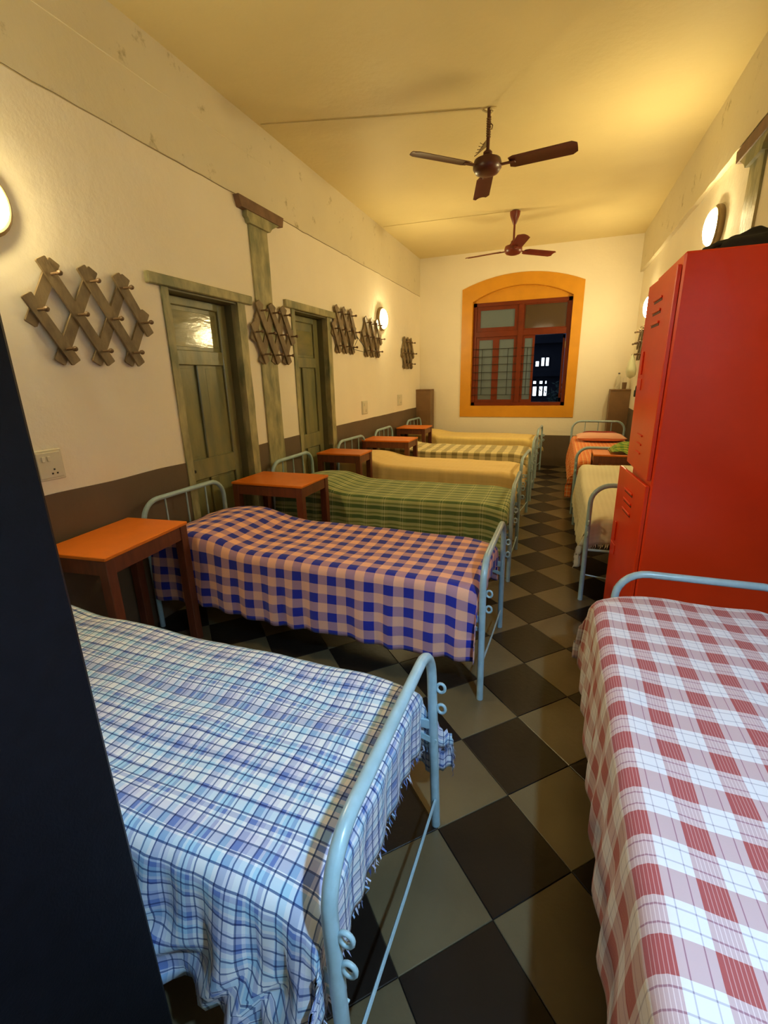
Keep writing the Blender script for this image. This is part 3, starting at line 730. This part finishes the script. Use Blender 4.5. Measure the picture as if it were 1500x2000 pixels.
left_bed(4.95, -.250, 'plain mustard bedspread', M['mustard'], rz=-.058, W=.70, label='plain mustard bedspread on the fourth left bed', hn=.26, hf=.2, hfoot=.2, seed=15, pil=.09, fringe=1)
left_bed(6.05, -.225, 'olive and cream check bedspread', M['olive_check'], W=.70, label='olive and cream checked bedspread on the fifth left bed', hn=.22, hf=.2, hfoot=.14, seed=19, pil=.06)
left_bed(7.53, -.205, 'straw yellow bedspread by the window wall', M['straw'], rz=-.055, W=.70, label='straw yellow bedspread on the farthest left bed under the window', hn=.25, hf=.2, hfoot=.16, seed=23, pil=.07, fringe=1, foot_out=.5, corner=.25)
# right-hand beds lie along the wall: local x -> world -y or +y
def right_bed(y_far, y_near, xc, W, name, mat, head_far, head=.82, foot=.745, fw=None, fxc=None, bar=False, rods=True, **k):
    L = y_far - y_near
    if head_far: loc, rz = (xc, y_far, 0), -PI / 2
    else: loc, rz = (xc, y_near, 0), PI / 2
    make_bed(L, fw or W, 'pale blue metal bed under the ' + name, (fxc or xc, loc[1], 0), rz, head=head, foot=foot, bar=bar, rods=rods)
    make_mattress(L, W, 'thin mattress under the ' + name, loc, rz)
    return make_sheet(L, W, k.pop('label'), loc, rz, mat, **k)
right_bed(2.06, .06, .590, .77, 'rose and white plaid bedspread', M['red_plaid'], False, foot=.668, head=.80, label='rose and white plaid bedspread on the nearest right bed', hn=.12, hf=.34, hfoot=.10, pil=.0, seed=31, wr=.005, z0=.60, corner=.3, pleat=.008, uvo=(.01, .055), fw=.64, fxc=.628, cr=.085)
right_bed(4.86, 3.12, .615, .72, 'cream fringed bedspread behind the red locker', M['cream'], True, foot=.815, head=.60, bar=True, rods=False, label='cream fringed bedspread on the bed behind the red locker', hn=.34, hf=.12, hfoot=.16, pil=.07, seed=37, z0=.60, fringe=1)
right_bed(7.42, 5.27, .595, .70, 'orange bedspread in the far right corner', M['orange_cloth'], True, foot=.74, head=.82, label='orange striped bedspread on the bed in the far right corner', hn=.40, hf=.12, hfoot=.14, pil=.0, seed=41, z0=.60, pleat=.02)

# ---- pillow and cloths on the far right bed
def cushion(L, W, H, mat, label, loc, rz, cat='pillow', name='pillow'):
    n = 18; vs_ = []; uv = []
    def pt(u, v, s):
        a, b_ = abs(u), abs(v); k = (1 - a ** 4) * (1 - b_ ** 4); pinch = 1 - .06 * (1 - a * a) * b_ ** 3 - .0
        return (u * L / 2 * (1 - .05 * (1 - b_ ** 2) * a ** 3), v * W / 2 * pinch, H / 2 + s * H / 2 * max(k, 0) ** .5 + .006 * noise.noise(Vector((u * 2, v * 2, s + L))))
    mb = MB()
    for s in (1, -1):
        g = [pt(-1 + 2 * i / n, -1 + 2 * j / n, s) for i in range(n + 1) for j in range(n + 1)]
        mb.add(g, [(i * (n + 1) + j, (i + 1) * (n + 1) + j, (i + 1) * (n + 1) + j + 1, i * (n + 1) + j + 1) for i in range(n) for j in range(n)])
    o = mb.obj(name, mat, None, 'all', loc, (0, 0, rz)); return tag(o, label, cat)
cushion(.62, .36, .10, M['pink'], 'salmon pink pillow on the orange striped bedspread', (.60, 6.93, .605), .03)
cushion(.50, .22, .09, M['dark_red_cloth'], 'dark red cushion behind the salmon pillow', (.62, 7.25, .605), 0, 'cushion', 'cushion')

# ============================================================ TABLES
def make_table(w_, l, h, loc, rz, label):
    t = thing('side_table', label, 'table', loc, rz, 'orange topped side tables'); a, b_ = w_ / 2, l / 2
    B(-a, a, -b_, b_, h - .018, h, bev=.003).obj('tabletop', M['table_top'], t)
    mb = MB(); i = .010
    for y in (-b_ + i, b_ - i - .022): mb.box(-a + i, a - i, y, y + .022, h - .095, h - .018)
    for x in (-a + i, a - i - .022): mb.box(x, x + .022, -b_ + i, b_ - i, h - .095, h - .018)
    mb.obj('apron', M['table_wood'], t)
    lm = B(-.026, .026, -.026, .026, 0, h - .018, bev=.003).mesh('leg', M['table_wood'])
    for sx in (-1, 1):
        for sy in (-1, 1): link('leg', lm, t, (sx * (a - .030), sy * (b_ - .030), 0))
    return t
make_table(.41, .57, .745, (-2.098, 1.607, 0), math.radians(5.5), 'orange topped side table between the nearest two left beds')
make_table(.62, .43, .760, (-2.000, 3.005, 0), 0, 'orange topped side table between the gingham and green beds')
make_table(.50, .34, .760, (-2.085, 4.375, 0), 0, 'orange topped side table between the green and mustard beds')
make_table(.62, .41, .760, (-1.960, 5.475, 0), 0, 'orange topped side table between the mustard and checked beds')
make_table(.46, .44, .760, (-2.070, 6.93, 0), 0, 'farthest orange topped side table, before the last left bed')
make_table(.58, .34, .730, (.670, 5.065, 0), 0, 'orange topped side table with green cloth between the two far right beds')
# folded striped cloth on the right table
mb = MB(); vs_ = []; uvs = []; n1, n2 = 40, 30
for i in range(n1 + 1):
    for j in range(n2 + 1):
        u, v = i / n1 * 2 - 1, j / n2 * 2 - 1
        zz = .075 * (1 - abs(u) ** 3) * (1 - abs(v) ** 3) + .016 * (1 + math.sin(v * 9 + u * 3 + 2 * noise.noise(Vector((u * 2, v * 2, 0))))) + .003
        vs_.append((.02 + u * .20 + .02 * noise.noise(Vector((v * 3, 1, 1))), v * .16 + .02 * noise.noise(Vector((u * 3, 2, 1))), zz)); uvs.append((v * .2 + .1 * u, u * .3))
mb.add(vs_, [(i * (n2 + 1) + j, (i + 1) * (n2 + 1) + j, (i + 1) * (n2 + 1) + j + 1, i * (n2 + 1) + j + 1) for i in range(n1) for j in range(n2)])
o = mb.obj('folded_cloth', M['towel'], None, 'all', (.72, 5.06, .731)); tag(o, 'heap of green and yellow striped cloth on the far right table', 'cloth')
ul = o.data.uv_layers.new(name='UVMap'); lv = [0] * len(o.data.loops); o.data.loops.foreach_get('vertex_index', lv)
ul.data.foreach_set('uv', [c for k in lv for c in uvs[k]]); sm = o.modifiers.new('t', 'SOLIDIFY'); sm.thickness = .003; sm.offset = 1

# ============================================================ LOCKERS
t = thing('metal_locker', 'tall red two-tier metal locker behind the nearest right bed', 'locker', (.735, 2.69, 0))
x0, x1, y0, y1, H = -.285, .285, -.285, .285, 1.975
B(x0, x1, y0, y1, .0, H, bev=.008).obj('body', M['red'], t)
hy = y0 + .012
def locker_door(z0, z1, ang, nm='door'):
    Mz = Matrix.Translation((x0 - .002, hy, 0)) @ Matrix.Rotation(math.radians(ang), 4, 'Z')
    dr = B(-.018, 0, .0, .545, z0, z1, M_=Mz, bev=.003).obj('door', M['red'], t)
    for k in range(3):
        zz = z1 - .10 - k * .055
        B(-.026, -.018, .20, .36, zz, zz + .012, M_=Mz, bev=.003).obj('louvre', M['red'], dr)
        B(-.0195, -.018, .20, .36, zz - .010, zz, M_=Mz).obj('louvre_slot', M['red_dark'], dr)
    for k in range(3):
        zz = z0 + .09 + k * .045
        B(-.024, -.018, .22, .34, zz, zz + .010, M_=Mz, bev=.003).obj('louvre', M['red'], dr)
    B(-.026, -.018, .44, .47, (z0 + z1) / 2 + .02, (z0 + z1) / 2 + .14, M_=Mz, bev=.004).obj('handle', M['red'], dr)
    B(-.022, -.018, .42, .52, (z0 + z1) / 2 - .06, (z0 + z1) / 2, M_=Mz, bev=.002).obj('lock_plate', M['red'], dr)
locker_door(1.00, H - .045, 2.0); locker_door(.06, .975, 5.5)
# bag on top
mb = MB(); n1, n2 = 30, 14; vs_ = []
for i in range(n1):
    for j in range(n2 + 1):
        a = 2 * PI * i / n1; q = PI / 2 * j / n2; rr = math.cos(q)
        k = 1 + .22 * noise.noise(Vector((math.cos(a) * 2, math.sin(a) * 2, q * 2)))
        vs_.append((.235 * rr * math.cos(a) * k, .16 * rr * math.sin(a) * k, .085 * math.sin(q) ** .7 * (k + .12 * noise.noise(Vector((a * 2, q * 4, 4))))))
mb.add(vs_, [(i * (n2 + 1) + j, ((i + 1) % n1) * (n2 + 1) + j, ((i + 1) % n1) * (n2 + 1) + j + 1, i * (n2 + 1) + j + 1) for i in range(n1) for j in range(n2)])
bag = thing('bag', 'black cloth bag lying on top of the red locker', 'bag', (.79, 2.62, H))
mb.obj('body', M['bag'], bag, 'all')
MB().tube([(-.15, -.08, .04), (-.21, -.09, .035), (-.235, -.07, .008), (-.20, -.03, .03), (-.14, -.03, .06)], .009, 6).obj('strap', M['bag'], bag, 'all')
# black locker at the left edge
t = thing('metal_locker', 'black metal locker cut off by the left edge of the picture', 'locker', (-.855, .06, 0))
B(-.27, .27, -.30, .306, 0, 2.0, bev=.006).obj('body', M['black'], t)
B(-.25, .25, -.318, -.302, .05, 1.95, bev=.004).obj('door', M['black'], t)

# ============================================================ SMALL THINGS
t = thing('water_bottle', 'clear plastic water bottle standing on the right corner block', 'bottle', (.86, 8.04, 1.255))
MB().lathe([(.030, 0), (.034, .01), (.034, .12), (.030, .135), (.034, .15), (.030, .175), (.013, .205), (.013, .22)], None, 16).obj('body', M['clear'], t, True)
MB().lathe([(.0145, .221), (.0145, .24), (.012, .243)], None, 12).obj('cap', M['cap_blue'], t, True)
t = thing('toothbrush_cup', 'brown striped cup standing beside the water bottle', 'cup', (.945, 8.02, 1.255))
MB().lathe([(.028, 0), (.034, .10), (.031, .10), (.025, .01)], None, 14).obj('body', M['brown_panel'], t, True)
for k in range(3): MB().tube([(-.01 + .01 * k, 0, .015), (-.025 + .022 * k, .005, .17 + .02 * k)], .004, 6).obj('brush', M['plastic'], t)
mb = MB(); vs_ = []; n1, n2 = 24, 12
for i in range(n1):
    for j in range(n2 + 1):
        a = 2 * PI * i / n1; q = j / n2; rr = .012 + .085 * math.sin(PI * min(1, q * 1.05) * .62 + .02) * (1 + .25 * noise.noise(Vector((math.cos(a) * 2, math.sin(a) * 2, q * 4))))
        if q > .85: rr *= max(.05, 1 - ((q - .85) / .15) ** 2)
        vs_.append((rr * math.cos(a) * .65, rr * math.sin(a), -q * .32))
mb.add(vs_, [(i * (n2 + 1) + j, ((i + 1) % n1) * (n2 + 1) + j, ((i + 1) % n1) * (n2 + 1) + j + 1, i * (n2 + 1) + j + 1) for i in range(n1) for j in range(n2)])
cb = thing('carrier_bag', 'pale plastic carrier bag hanging from the right wall peg rack', 'bag', (.925, 7.33, 1.735))
mb.obj('body', M['carrier'], cb, 'all')
MB().tube([(0, -.02, -.01), (.01, -.01, .0), (.01, .01, .0), (0, .02, -.01)], .004, 5).obj('handle', M['carrier'], cb, True)
t = thing('padlock', 'small dark padlock hanging on the right wall below the carrier bag', 'lock', (XR, 7.35, 1.22))
B(-.035, 0, -.04, .04, -.05, .04, bev=.005).obj('body', M['iron'], t)
MB().tube([(-.018, -.025, .035), (-.018, -.022, .08), (-.018, 0, .095), (-.018, .022, .08), (-.018, .025, .035)], .006, 6).obj('shackle', M['iron'], t, True)
